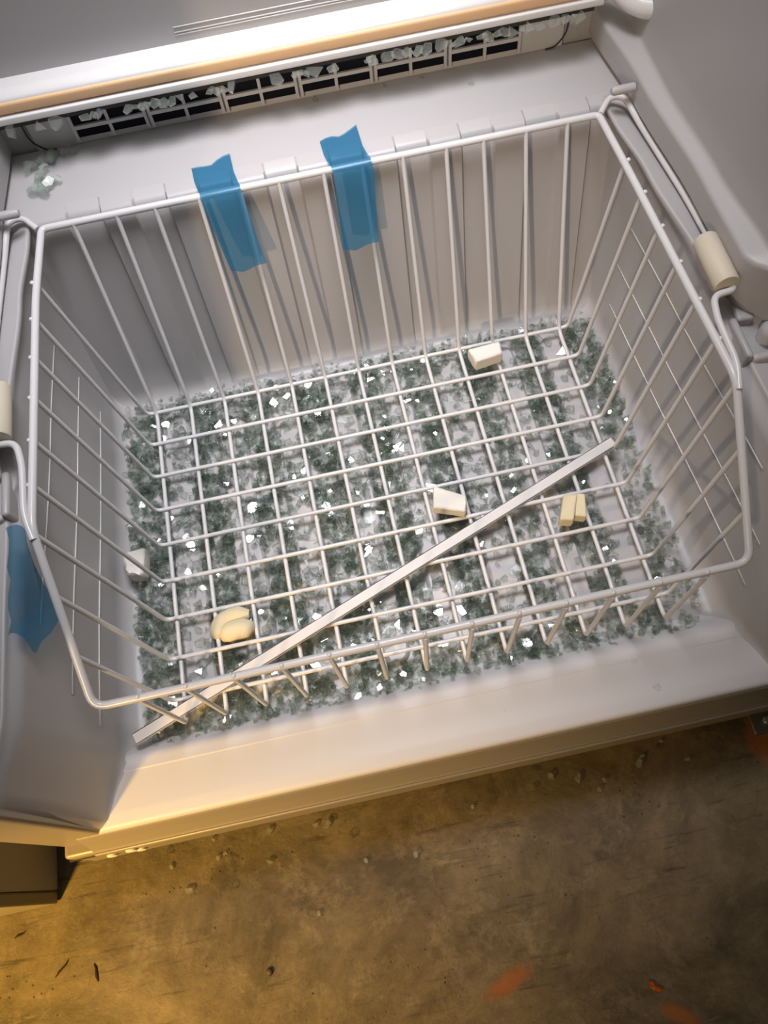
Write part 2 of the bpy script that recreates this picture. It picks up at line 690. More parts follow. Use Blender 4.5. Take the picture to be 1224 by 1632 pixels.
# ---- vent panel with six pairs of louvred slots
vp = FP(box('vent_panel', -0.284, 0.281, 0.5135, 0.5175, 0.2365, 0.300, M_VENT, bevel=0.0015))
vp.data.materials[0] = M_VENT


def vp_child(o):
    o.parent = vp
    return o


for g in range(6):
    gx = -0.237 + 0.0792 * g
    for c in range(2):
        x0 = gx + 0.0372 * c + (0.0 if c == 0 else 0.0)
        for r in range(2):
            z0 = 0.2455 + 0.0145 * r
            vp_child(box('vent_slot', x0, x0 + 0.0340, 0.5115, 0.5138, z0, z0 + 0.0108, M_DARK))
    # frame standing proud of the slots
    for m0, m1 in ((-0.003, 0), (0.0340, 0.0372), (0.0712, 0.0742)):
        vp_child(box('vent_mullion', gx + m0, gx + m1, 0.5095, 0.5135, 0.2415, 0.274, M_VENT))
    vp_child(box('vent_louvre', gx, gx + 0.0712, 0.5090, 0.5135, 0.2562, 0.2602, M_VENT))
# dark outline seam round the panel's ends
for s in (-1, 1):
    x = 0.284 if s > 0 else -0.287
    pts = [(x, 0.514, 0.29), (x, 0.514, 0.250), (x - s * 0.012, 0.512, 0.2385), (x - s * 0.022, 0.512, 0.2375)]
    o = tube('panel_seam', pts, 0.0009, M_SEAM, rad=0.008, sides=6)
    vp_child(o)

# ---- trim bar across the back (holds the broken glass shelf)
def xz_bar(name, prof, x0, x1, m, parent=None, n=4):
    P = round_poly(prof, n)
    rows = [[(x0, a, b) for a, b in P], [(x1, a, b) for a, b in P]]
    return loft(name, rows, m, parent, auto=50)


tb = FP(xz_bar('shelf_trim', [(0.519, 0.3185, 0), (0.498, 0.3200, 0.008), (0.489, 0.3150, 0.004), (0.490, 0.3015, 0.001), (0.4845, 0.3005, 0.001), (0.484, 0.2940, 0.0015), (0.488, 0.2925, 0.001), (0.518, 0.292, 0)], -0.345, 0.306, M_TRIM))


def tb_child(o):
    o.parent = tb
    return o


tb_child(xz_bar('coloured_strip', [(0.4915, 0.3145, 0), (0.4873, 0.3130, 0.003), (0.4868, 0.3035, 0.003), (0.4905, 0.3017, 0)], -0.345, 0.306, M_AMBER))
tb_child(box('glass_channel', -0.300, 0.298, 0.486, 0.4895, 0.2890, 0.2925, M_SEAM))

# ---- front sill
xs = [-0.36, -0.30, -0.2, -0.1, 0, 0.1, 0.2, 0.30, 0.36]
prof = round_poly([(-0.03, FZ - 0.0004, 0), (-0.058, FZ - 0.0004, 0.008), (-0.072, -0.001, 0.008), (-0.088, 0.0015, 0.002), (-0.089, 0.0010, 0.001), (-0.126, 0.003, 0.002), (-0.1405, 0.0015, 0.006), (-0.1412, -0.010, 0)], 6)
FP(loft('front_sill', [[(x, a, b) for a, b in prof] for x in xs[::1]], M_SILL, auto=60))

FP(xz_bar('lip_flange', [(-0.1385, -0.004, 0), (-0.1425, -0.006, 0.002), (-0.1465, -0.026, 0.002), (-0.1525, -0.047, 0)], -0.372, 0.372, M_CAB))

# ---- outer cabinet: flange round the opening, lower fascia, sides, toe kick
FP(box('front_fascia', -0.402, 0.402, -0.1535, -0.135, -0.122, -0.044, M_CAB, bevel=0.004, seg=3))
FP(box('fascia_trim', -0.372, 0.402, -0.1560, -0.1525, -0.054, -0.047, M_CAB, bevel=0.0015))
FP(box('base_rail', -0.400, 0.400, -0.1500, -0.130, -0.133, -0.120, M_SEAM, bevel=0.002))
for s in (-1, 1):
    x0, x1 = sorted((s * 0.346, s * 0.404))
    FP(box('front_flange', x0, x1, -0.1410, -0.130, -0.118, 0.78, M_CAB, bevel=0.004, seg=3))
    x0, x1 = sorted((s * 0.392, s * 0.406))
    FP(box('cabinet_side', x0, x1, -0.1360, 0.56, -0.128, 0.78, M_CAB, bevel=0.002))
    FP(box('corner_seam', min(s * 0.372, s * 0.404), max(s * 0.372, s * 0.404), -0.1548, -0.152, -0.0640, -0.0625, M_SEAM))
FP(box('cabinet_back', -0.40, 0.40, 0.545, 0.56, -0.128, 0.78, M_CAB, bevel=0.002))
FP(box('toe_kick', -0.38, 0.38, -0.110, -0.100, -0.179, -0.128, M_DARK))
for x in (-0.35, 0.35):
    for y in (-0.06, 0.5):
        V, Fc = tube_geo([(x, y, -0.180), (x, y, -0.174), (x, y, -0.173), (x, y, -0.125)], [0.016, 0.016, 0.009, 0.009], 14)
        FP(mesh_obj('levelling_foot', V, Fc, M_IRON, smooth=True, auto=40))
for x, z, r in ((-0.370, -0.092, 0.0058), (-0.346, -0.083, 0.0064), (-0.339, -0.094, 0.0055)):
    V, Fc = tube_geo([(x, -0.1525, z), (x, -0.1552, z), (x, -0.1560, z)], [r, r, r * 0.7], 18)
    FP(mesh_obj('screw_cap', V, Fc, M_TRIM, smooth=True, auto=40))

# ---- basket slide brackets and pegs on both sides
for s in (1, -1):
    def sx(x):
        return s * x
    V, Fc = [], []
    # tray: base plate, inner cheek, front bar
    x0, x1 = sorted((sx(0.331), sx(0.392)))
    box_geo(x0, x1, 0.112, 0.180, 0.190, 0.200, V, Fc)
    x0, x1 = sorted((sx(0.329), sx(0.336)))
    box_geo(x0, x1, 0.106, 0.150, 0.190, 0.214, V, Fc)
    x0, x1 = sorted((sx(0.336), sx(0.392)))
    box_geo(x0, x1, 0.104, 0.112, 0.190, 0.210, V, Fc)
    x0, x1 = sorted((sx(0.336), sx(0.352)))
    box_geo(x0, x1, 0.145, 0.182, 0.200, 0.214, V, Fc)
    br = FP(mesh_obj('slide_bracket', V, Fc, M_LINER, bevel=0.003, seg=3))
    V, Fc = tube_geo([(sx(0.360), 0.128, 0.196), (sx(0.360), 0.128, 0.214), (sx(0.360), 0.128, 0.219), (sx(0.360), 0.128, 0.220)], [0.0105, 0.0105, 0.0075, 0.004], 12)
    k = mesh_obj('roller_cap', V, Fc, M_LINER, smooth=True, auto=50)
    k.parent = br
    V, Fc = tube_geo([(sx(0.318), 0.405, 0.260), (sx(0.297), 0.405, 0.260), (sx(0.2945), 0.405, 0.260)], [0.0045, 0.0045, 0.003], 12)
    FP(mesh_obj('stop_peg', V, Fc, M_LINER, smooth=True, auto=50))
# moulded shelf rest higher on the right wall
V, Fc = [], []
box_geo(0.352, 0.376, 0.232, 0.272, 0.345, 0.385, V, Fc)
FP(mesh_obj('shelf_rest', V, Fc, M_LINER, bevel=0.005, seg=3))
pts = [(0.306, 0.508, 0.310), (0.318, 0.485, 0.308), (0.328, 0.465, 0.304), (0.340, 0.452, 0.304), (0.356, 0.446, 0.310), (0.378, 0.446, 0.316)]
V, Fc = tube_geo(smooth_path(pts, 0.02), 0.0105, 14)
FP(mesh_obj('trim_end', V, Fc, M_TRIM, smooth=True, auto=60))

# ------------------------------------------------------------------ wire basket
bk = empty('wire_basket', (0, 0.15, -0.003), 'white coated wire basket hanging in the freezer bay above the broken glass', 'basket')
bk_inv = Matrix.Translation((0, -0.15, 0.003))


def BP(o):
    o.parent = bk
    o.matrix_parent_inverse = bk_inv
    return o


RZ = 0.236
rim = [(-0.284, 0.4045, RZ), (0.286, 0.4045, RZ), (0.290, 0.32, RZ), (0.2985, 0.075, RZ), (0.2925, -0.054, 0.140), (-0.2925, -0.056, 0.139), (-0.2985, 0.075, RZ), (-0.291, 0.32, RZ)]
BP(tube('rim', rim, 0.0037, M_WIRE, rad=[0.006, 0.006, 0.02, 0.012, 0.013, 0.013, 0.012, 0.02], closed=True, sides=12))
S = 0.042
for i in range(13):
    x = (i - 6) * S
    xt = x + 0.002 * math.sin(i * 2.3)
    xf = x * 1.003
    pts = [(xt, 0.4030, RZ), (x, 0.3246, 0.0), (x, -0.0535, 0.0), (xf, -0.0575, 0.1380)]
    BP(tube('long_wire', pts, 0.0024, M_WIRE, rad=[0, 0.012, 0.008, 0], sides=8))
for j in range(9):
    y = 0.3244 - 0.0442 * j
    yt = 0.336 - 0.0441 * j
    if yt > 0.072:
        zt = RZ
        xt = lerp(0.289, 0.2985, (0.399 - yt) / 0.324)
    else:
        t = (0.075 - yt) / 0.130
        zt = RZ - 0.097 * t
        xt = 0.2985 - 0.006 * t
    pts = [(-xt, yt, zt), (-0.263, y, 0.0036), (0.263, y, 0.0036), (xt, yt, zt)]
    BP(tube('cross_wire', pts, 0.0024, M_WIRE, rad=[0, 0.008, 0.008, 0], sides=8))
# weld nubs where the side wires poke through the rim
for s in (1, -1):
    for j in range(6):
        yt = 0.336 - 0.0441 * j
        xt = lerp(0.289, 0.2985, (0.399 - yt) / 0.324)
        V, Fc = tube_geo([(s * xt, yt, RZ), (s * (xt + 0.0035), yt, RZ + 0.0018), (s * (xt + 0.0046), yt, RZ + 0.0024)], [0.0024, 0.0022, 0.001], 8)
        BP(mesh_obj('weld_nub', V, Fc, M_WIRE, smooth=True))
for i in range(13):
    x = (i - 6) * S * 1.003
    V, Fc = tube_geo([(x, -0.0555, 0.139), (x, -0.0555, 0.1432), (x, -0.0555, 0.1442)], [0.0024, 0.0022, 0.001], 8)
    BP(mesh_obj('weld_nub', V, Fc, M_WIRE, smooth=True))
for s in (1, -1):
    pts = [(0.287, 0.4035, 0.238), (0.300, 0.418, 0.243), (0.314, 0.414, 0.244), (0.3205, 0.385, 0.2360), (0.3310, 0.28, 0.2340), (0.3325, 0.225, 0.2350), (0.3285, 0.205, 0.2435), (0.3275, 0.158, 0.2435),
           (0.3075, 0.156, 0.2435), (0.3035, 0.135, 0.241), (0.3040, 0.088, 0.238), (0.2985, 0.066, 0.233)]
    BP(tube('runner_wire', [(s * a, b, c) for a, b, c in pts], 0.0031, M_WIRE, rad=[0, 0.01, 0.01, 0.02, 0.02, 0.02, 0.01, 0.006, 0.008, 0.01, 0.01, 0], sides=12))
    P = [(s * 0.3205, 0.161, 0.2475), (s * 0.3205, 0.162, 0.2475), (s * 0.3205, 0.213, 0.2475), (s * 0.3205, 0.2145, 0.2475)]
    V, Fc = tube_geo(P, [0.0105, 0.0112, 0.0112, 0.0100], 20)
    o = BP(mesh_obj('roller_sleeve', V, Fc, M_CREAM, smooth=True, auto=50))
    o['label'] = 'cream plastic sleeve'

# ------------------------------------------------------------------ blue tape


def ribbon(name, rowsLR, m, th=0.0004):
    """rows of (left, right) pairs -> thin solid sheet"""
    n = 6
    rows = []
    for a, b in rowsLR:
        a, b = Vector(a), Vector(b)
        rows.append([a.lerp(b, k / n) for k in range(n + 1)])
    V = [p for r in rows for p in r]
    Fc = []
    for i in range(len(rows) - 1):
        for j in range(n):
            q = i * (n + 1) + j
            Fc.append([q, q + 1, q + n + 2, q + n + 1])
    o = mesh_obj(name, V, Fc, m, smooth=True)
    return o


def tape(x0, x1, xb0, xb1, zb, yb, label, skew=0.004):
    rows = [((x0, yb - 0.004, LZ + 0.0012), (x1, yb + 0.006, LZ + 0.0022)), ((x0 + 0.001, 0.425, LZ + 0.0012), (x1 + 0.001, 0.428, LZ + 0.0013)),
            ((x0 + 0.003, 0.414, LZ + 0.0020), (x1 + 0.003, 0.416, LZ + 0.0020)),
            ((x0 + 0.004, 0.4090, LZ + 0.0042), (x1 + 0.004, 0.4095, LZ + 0.0042)), ((x0 + 0.005, 0.4040, LZ + 0.0052), (x1 + 0.005, 0.404, LZ + 0.0055)),
            ((x0 + 0.005, 0.3985, LZ + 0.0030), (x1 + 0.005, 0.3985, LZ + 0.0032)), ((x0 + 0.006, 0.3955, LZ - 0.002), (x1 + 0.006, 0.3955, LZ - 0.002))]
    for k in range(1, 6):
        t = k / 5
        rows.append(((lerp(x0 + 0.006, xb0, t), lerp(0.3945, 0.3945 - (LZ - zb) * 0.34, t) - 0.0015, lerp(LZ - 0.004, zb, t)),
                     (lerp(x1 + 0.006, xb1, t), lerp(0.3945, 0.3945 - (LZ - zb) * 0.34, t) - 0.0015 - 0.002 * t, lerp(LZ - 0.004, zb + skew, t))))
    n = 6
    o = ribbon('blue_tape', rows, M_TAPE)
    me = o.data
    # torn, slightly wavy ends
    nv = n + 1
    for k in range(nv):
        me.vertices[k].co.y += 0.003 * math.sin(k * 1.3 + x0 * 40) - 0.001 * (k % 2)
        me.vertices[(len(rows) - 1) * nv + k].co.z += 0.0025 * math.sin(k * 1.1 + 2)
    for v in me.vertices:
        if v.co.z < LZ - 0.003:
            v.co.y += 0.0010 * math.sin(v.co.x * 260)
    return tag(o, label, 'tape')


tape(-0.128, -0.087, -0.114, -0.075, 0.163, 0.446, 'blue tape strip over the basket rear rim, the left one of the two')
tape(0.0055, 0.046, 0.007, 0.0455, 0.161, 0.449, 'blue tape strip over the basket rear rim, the right one nearer the middle')
# crumpled piece hanging on the left side wall
rows = []
for k in range(9):
    t = k / 8
    y = lerp(0.082, -0.01, t)
    top = 0.234 - 0.006 * t
    bot = interp([(0, 0.200), (-0.45, 0.145), (-1, 0.192)], -t)
    r = []
    for j in range(9):
        u = j / 8
        z = lerp(top, bot, u)
        xw = interp(T_wall1, y)
        r.append((-(xw - 0.0035 - 0.006 * abs(math.sin(3 * u + 2.2 * t)) * (0.4 + u) - 0.003 * math.sin(9 * t + 4 * u) ** 2), y + 0.006 * math.sin(5 * u), z))
    rows.append(r)
o = loft('blue_tape', rows[::-1], M_TAPE, auto=None)
tag(o, 'crumpled blue tape piece hanging on the left side wall of the freezer', 'tape')

# ------------------------------------------------------------------ long trim strip lying across the basket
a = Vector((-0.3035, -0.0605, 0.0085))
b = Vector((0.2640, 0.1545, 0.0085))
d = (b - a)
L = d.length
V, Fc = [], []
box_geo(0, L, -0.0062, 0.0062, 0.0, 0.0012, V, Fc)
box_geo(0, L, -0.0062, -0.0048, -0.0022, 0.0012, V, Fc)
box_geo(0, L, 0.0048, 0.0062, -0.0022, 0.0012, V, Fc)
o = mesh_obj('trim_strip', V, Fc, M_STRIP, bevel=0.0004)
o.location = a
o.rotation_euler = (0, 0, math.atan2(d.y, d.x))
tag(o, 'long narrow white plastic trim strip lying diagonally across the basket bottom', 'trim strip')

# ------------------------------------------------------------------ foam blocks


def foam_block(name, quad, z0, h, m, label, tilt=(0, 0, 0), bevel=0.002, seed=1):
    """quad: four (x,y) corners ccw seen from above"""
    rnd = random.Random(seed)
    cx = sum(p[0] for p in quad) / 4
    cy = sum(p[1] for p in quad) / 4
    V, Fc = [], []
    N = 5
    for lay in range(3):
        z = h * lay / 2
        ins = (0.06, 0.0, 0.05)[lay]
        for e in range(4):
            p, q = Vector(quad[e]), Vector(quad[(e + 1) % 4])
            for k in range(N):
                w = p.lerp(q, k / N) - Vector((cx, cy))
                w = w * (1 - ins) * (1 + rnd.uniform(-0.015, 0.015))
                V.append((w.x, w.y, z + rnd.uniform(-0.0003, 0.0003)))
    n = 4 * N
    for lay in range(2):
        for k in range(n):
            Fc.append([lay * n + k, lay * n + (k + 1) % n, (lay + 1) * n + (k + 1) % n, (lay + 1) * n + k])
    Fc.append(list(range(n))[::-1])
    Fc.append([2 * n + k for k in range(n)])
    o = mesh_obj(name, V, Fc, m, bevel=bevel, seg=2)
    o.location = (cx, cy, z0)
    o.rotation_euler = tilt
    return tag(o, label, 'foam block')


GR = 0.0058    # top of the grid wires
foam_block('foam_block', [(0.136, 0.286), (0.171, 0.291), (0.172, 0.309), (0.131, 0.307)], GR, 0.020, M_FOAM, 'white foam block lying on the basket grid near the rear wires', seed=3)
foam_block('foam_block', [(0.044, 0.116), (0.078, 0.101), (0.084, 0.120), (0.052, 0.142)], GR, 0.018, M_FOAM, 'white wedge of foam on the grid in the middle of the basket beside the strip', seed=5, tilt=(0.05, 0, 0.05))
foam_block('foam_block', [(-0.299, 0.116), (-0.281, 0.113), (-0.276, 0.147), (-0.304, 0.145)], -0.011, 0.024, M_FOAM, 'white foam block on the glass between the left wall and the basket', seed=9, bevel=0.003)


def bean(name, spine, rad, flat, z0, label, sides=14):
    """soft folded foam: a closed body swept along spine with elliptic section"""
    path = smooth_path([Vector(p) for p in spine], 0.012, n=5)
    n = len(path)
    rr = []
    for i in range(n):
        t = i / (n - 1)
        e = min(1.0, min(t, 1 - t) / 0.10)
        rr.append(rad * (0.55 + 0.45 * math.sqrt(max(0, 1 - (1 - e) ** 2))))
    V, Fc = tube_geo(path, rr, sides)
    # squarer section
    o = mesh_obj(name, V, Fc, M_FOAM2, smooth=True, auto=60)
    for v in o.data.vertices:
        v.co.z = z0 + (v.co.z - z0) * flat
    return o


# folded piece, front left, lying on glass under the basket wires: two lobes of one curled strip
e = empty('foam_curl', (-0.193, 0.036, -0.008), 'cream foam piece curled into a fold, at the left front of the basket', 'foam piece')
iv = Matrix.Translation((0.193, -0.036, 0.008))
for pth, r_ in (([(-0.1735, 0.0470, 0.0), (-0.190, 0.0500, 0.001), (-0.2055, 0.0450, 0.0), (-0.2090, 0.036, -0.001), (-0.206, 0.028, -0.001)], 0.0092),
                ([(-0.2065, 0.028, -0.001), (-0.194, 0.0325, 0.001), (-0.180, 0.0320, 0.001), (-0.1735, 0.0255, 0.0)], 0.0112)):
    o = bean('foam_lobe', pth, r_, 0.95, 0.0, '')
    o.parent = e
    o.matrix_parent_inverse = iv
e = empty('foam_curl', (0.193, 0.08, GR), 'cream foam piece split into two leaning lobes on the right of the basket', 'foam piece')
iv = Matrix.Translation((-0.193, -0.08, -GR))
for q, r0, h, sd, z in (([(0.173, 0.068), (0.188, 0.064), (0.2015, 0.094), (0.186, 0.098)], 0, 0.019, 4, GR), ([(0.191, 0.070), (0.203, 0.066), (0.210, 0.094), (0.200, 0.096)], 0, 0.016, 8, GR)):
    o = foam_block('foam_lobe', q, z, h, M_FOAM2, '', seed=sd, bevel=0.0045)
    for kk in ('label', 'category'):
        del o[kk]
    o.parent = e
    o.matrix_parent_inverse = iv
    o.modifiers['bevel'].segments = 4

# ------------------------------------------------------------------ broken glass


def shard_poly(rnd, r, k=None):
    k = k or rnd.choice((3, 4, 4, 4, 5, 5, 6))
    ph = rnd.uniform(0, 6.28)
    el = rnd.uniform(0.55, 1.0)
    pts = []
    for i in range(k):
        a = ph + 2 * math.pi * (i + rnd.uniform(-0.28, 0.28)) / k
        rr = r * rnd.uniform(0.75, 1.1)
        pts.append((rr * math.cos(a), rr * math.sin(a) * el))
    return pts


def shard_geo(rnd, r, th, mat4, V, Fc, k=None):
    pts = shard_poly(rnd, r, k)
    n = len(pts)
    b = len(V)
    sh = (rnd.uniform(-0.2, 0.2) * th, rnd.uniform(-0.2, 0.2) * th)
    for x, y in pts:
        V.append(mat4 @ Vector((x, y, -th / 2)))
    for x, y in pts:
        V.append(mat4 @ Vector((x + sh[0], y + sh[1], th / 2)))
    Fc.append([b + i for i in range(n)][::-1])
    Fc.append([b + n + i for i in range(n)])
    for i in range(n):
        Fc.append([b + i, b + (i + 1) % n, b + n + (i + 1) % n, b + n + i])


def edge_mats(me):
    """side walls of every plate take the greener edge glass: they are quads whose normal is steep to the plate"""
    me.materials.append(M_EDGE)
    mi = []
    i, polys = 0, me.polygons
    while i < len(polys):
        k = polys[i].loop_total
        mi += [0, 0] + [1] * k
        i += 2 + k
    me.polygons.foreach_set('material_index', mi)
    me.update()


def pad_at(x, y):
    if y < -0.037 or y > 0.335:
        return False
    return any(abs(x - c) < 0.0165 for c in pads)


def pad_cover(x, y):
    c = 0.66 + 1.0 * (y - 0.13) - 2.9 * max(0.0, x - 0.06)
    if x < -0.03:
        c += 0.20
    if x < -0.2 and y < 0.08:
        c -= 0.35
    return max(0.04, min(0.95, c))


rnd = random.Random(11)
V, Fc = [], []
XW, YF, YB = 0.299, -0.062, 0.343


def in_bay(x, y):
    if not (-XW < x < XW and YF < y < YB):
        return False
    # right front corner is emptier
    for cx, cy in ((-XW + 0.02, YB - 0.02), (XW - 0.02, YB - 0.02), (-XW + 0.02, YF + 0.02), (XW - 0.02, YF + 0.02)):
        if (x - cx) * (1 if cx > 0 else -1) > 0 and (y - cy) * (1 if cy > 0.1 else -1) > 0 and (x - cx) ** 2 + (y - cy) ** 2 > 0.02 ** 2:
            return False
    return True


nst = 0
for _ in range(10500):
    x, y = rnd.uniform(-XW, XW), rnd.uniform(YF, YB)
    if not in_bay(x, y):
        continue
    if x > 0.272 + 0.02 * math.sin(y * 40) and y < 0.15 and rnd.random() < 0.55:
        continue
    onpad = pad_at(x, y)
    if onpad:
        if rnd.random() > pad_cover(x, y) * 0.42:
            continue
        z = FZ + 0.0085 + rnd.uniform(0, 0.0012)
        tl = 0.22
        r = rnd.uniform(0.0035, 0.0085)
        th = 0.0035
    else:
        if x > 0.13 and y < 0.2 and rnd.random() < 0.35:
            continue
        z = FZ + rnd.uniform(0.0022, 0.0125)
        tl = 0.75
        r = rnd.uniform(0.0026, 0.0072)
        th = rnd.uniform(0.003, 0.0042)
    eu = mathutils.Euler((rnd.gauss(0, tl), rnd.gauss(0, tl), rnd.uniform(0, 6.28)))
    rise = 1.1 * r * min(1.0, math.hypot(eu.x, eu.y)) + th * 0.6
    z = min(z, -0.0034 - rise)
    mt = Matrix.Translation((x, y, z)) @ eu.to_matrix().to_4x4()
    shard_geo(rnd, r, th, mt, V, Fc)
    nst += 1
# grit spilled up against the sill and the rear wall
for _ in range(260):
    x = rnd.uniform(-0.295, 0.29)
    if rnd.random() < 0.5:
        y = rnd.gauss(-0.066, 0.004)
        z = -0.012 + rnd.uniform(0, 0.006)
    else:
        y = rnd.gauss(0.346, 0.003)
        z = -0.012 + rnd.uniform(0, 0.006)
    eu = mathutils.Euler((rnd.gauss(0, .8), rnd.gauss(0, .8), rnd.uniform(0, 6.28)))
    shard_geo(rnd, rnd.uniform(0.002, 0.005), 0.003, Matrix.Translation((x, y, z)) @ eu.to_matrix().to_4x4(), V, Fc)
o = mesh_obj('broken_glass', V, Fc, M_GLASS)
edge_mats(o.data)
o['kind'] = 'stuff'
tag(o, 'bed of small shattered glass crumbs filling the freezer floor beneath the wire basket', 'broken glass')

# the three hundred largest pieces: things of their own
variants = []
vr = random.Random(5)
for k in range(16):
    vv, ff = [], []
    shard_geo(vr, 0.0088 if k < 10 else 0.0066, 0.0036, Matrix.Identity(4), vv, ff, k=(3, 4, 5, 4, 6, 4, 3, 5)[k % 8])
    me = bpy.data.meshes.new('glass_shard')
    me.from_pydata([tuple(v) for v in vv], [], ff)
    me.materials.append(M_PLATE)
    me.update()
    edge_mats(me)
    variants.append(me)


LAST = [None]
rem = []


M_CHUNK = glass_mat('chunky_glass', (0.96, 0.985, 0.97), 0.55, 0.0, 0.09)
chunks = []
for k in range(12):
    vv, ff = [], []
    shard_geo(vr, 0.0068, 0.0055, Matrix.Identity(4), vv, ff, k=(4, 5, 4, 3, 6, 4)[k % 6])
    me = bpy.data.meshes.new('glass_shard')
    me.from_pydata([tuple(v) for v in vv], [], ff)
    me.materials.append(M_CHUNK)
    me.update()
    chunks.append(me)


def put_shard(me, loc, rot, scale, label, group=None):
    o = bpy.data.objects.new('glass_shard', me)
    COL.objects.link(o)
    o.location = loc
    o.rotation_euler = rot
    o.scale = (scale, scale, 1.0 if scale > 0.6 else scale)
    LAST[0] = o
    return tag(o, label, 'glass shard', group)


placed = []
bigs = {}
ORD = ('first', 'second', 'third', 'fourth', 'fifth', 'sixth', 'seventh', 'eighth', 'ninth', 'tenth', 'eleventh', 'twelfth')
cnt = 0
tries = 0
while cnt < 240 and tries < 20000:
    tries += 1
    x, y = vr.uniform(-0.292, 0.292), vr.uniform(-0.055, 0.335)
    if not in_bay(x, y):
        continue
    if (-0.309 < x < -0.268 and 0.10 < y < 0.16) or (-0.226 < x < -0.163 and 0.01 < y < 0.066):
        continue
    onpad = pad_at(x, y)
    if onpad and vr.random() > pad_cover(x, y):
        continue
    if not onpad and vr.random() > 0.45:
        continue
    if any((x - a) ** 2 + (y - b) ** 2 < 0.0125 ** 2 for a, b in placed):
        continue
    placed.append((x, y))
    z = FZ + (0.0108 if onpad else 0.0135)
    t = 0.10 if onpad else 0.22
    o = put_shard(vr.choice(variants), (x, y, z), (vr.gauss(0, t), vr.gauss(0, t), vr.uniform(0, 6.28)), vr.uniform(0.7, 1.2), '', 'larger glass pieces under the basket')
    col = int((x + 0.252) // 0.042)
    row = int((0.3244 - y) // 0.0442)
    bigs.setdefault((max(-1, min(12, col)), max(-1, min(8, row))), []).append(o)
    cnt += 1

RANK = {1: ('',), 2: ('rear ', 'front '), 3: ('rear ', 'middle ', 'front ')}
for (c, r), lst in bigs.items():
    lst.sort(key=lambda q: -q.location.y)
    n = len(lst)
    for k, o in enumerate(lst):
        rk = RANK[n][k] if n in RANK else ('rearmost ', 'second ', 'third ', 'fourth ', 'fifth ', 'sixth ', 'seventh ')[min(k, 6)]
        row = 'behind the grid' if r < 0 else ('in front of the grid' if r > 7 else ORD[r] + ' row from rear')
        if c < 0:
            where = 'left of the grid, ' + row
        elif c > 11:
            where = 'right of the grid, ' + row
        else:
            where = 'in grid column ' + ORD[c] + ' from left, ' + row
        o['label'] = rk + 'clear glass piece ' + where

# broken edge left in the rear trim
xx = -0.288
k = 0
while xx < 0.296:
    w = vr.uniform(0.006, 0.015)
    keep = vr.random() < (0.75 if xx > -0.23 else 0.5)
    if keep:
        hgt = vr.uniform(0.3, 0.8) * (1.0 if xx > -0.2 else 0.7)
        put_shard(vr.choice(chunks), (xx, 0.4835, 0.2885 - 0.0030 * hgt), (math.radians(vr.uniform(35, 75)), vr.uniform(-0.5, 0.5), vr.uniform(-0.3, 0.3)), w / 0.0105,
                  '', 'glass remnants along the rear trim')
        rem.append((xx, LAST[0]))
    xx += w * 0.80
    k += 1
seen = {}
for x, o in rem:
    g = int((x + 0.2405) // 0.0792)
    place = 'left of the vents' if x < -0.2405 else ('right of the vents' if g > 5 else 'above the ' + ORD[g] + ' vent group')
    seen[place] = seen.get(place, 0) + 1
    o['label'] = 'jagged glass remnant under the rear trim ' + place + ', ' + ORD[seen[place] - 1] + ' from left'
# heap in the rear left corner of the ledge
heap = random.Random(3)
hp = []
for k in range(26):
    t = heap.random()
    if k < 17:
        x = -0.279 + heap.gauss(0, 0.0075)
        y = lerp(0.446, 0.492, t)
        x = max(-0.292, x)
        z = LZ + 0.0035 + heap.uniform(0, 0.006)
    else:
        x = lerp(-0.284, -0.236, heap.random())
        y = 0.502 + heap.uniform(-0.003, 0.003) - 0.006 * (x < -0.27)
        z = LZ + 0.003 + heap.uniform(0, 0.002)
    put_shard(heap.choice(chunks), (x, y, z), (heap.gauss(0, 0.45), heap.gauss(0, 0.45), heap.uniform(0, 6.28)), heap.uniform(0.7, 1.2),
              '', 'glass heap in the ledge corner')
    hp.append((k, LAST[0]))
a_ = sorted([o for k, o in hp if k < 17], key=lambda q: -q.location.y)
for k, o in enumerate(a_):
    o['label'] = 'glass piece in the heap at the ledge left corner, ' + (ORD + ('thirteenth', 'fourteenth', 'fifteenth', 'sixteenth', 'seventeenth'))[k] + ' from the rear'
for k, o in enumerate(sorted([o for k, o in hp if k >= 17], key=lambda q: q.location.x)):
    o['label'] = 'glass piece in the row under the vent panel left end, ' + ORD[k] + ' from left'
for (x, y, s_, lb) in ((0.174, 0.482, 0.42, 'single tiny glass cube on the white ledge in front of the right vents'), (0.012, 0.506, 0.5, 'glass chip against the ledge back below the middle vents'),
                       (0.086, 0.506, 0.35, 'glass grain on the ledge below the fifth vent group'), (0.127, 0.507, 0.33, 'glass grain on the ledge below the last vent group')):
    put_shard(variants[3], (x, y, LZ + 0.0028), (0.1, 0.1, x * 9), s_, lb)
for (x, y, s_, lb) in ((0.206, -0.091, 0.42, 'tiny glass chip on the white sill closer to the basket, right side'), (0.219, -0.120, 0.5, 'small glass cube on the white sill near its front edge, right side'),
                       (0.066, -0.111, 0.25, 'tiniest glass grain at the middle of the white sill')):
    put_shard(variants[3], (x, y, 0.0045), (0.08, 0.05, x * 7), s_, lb)

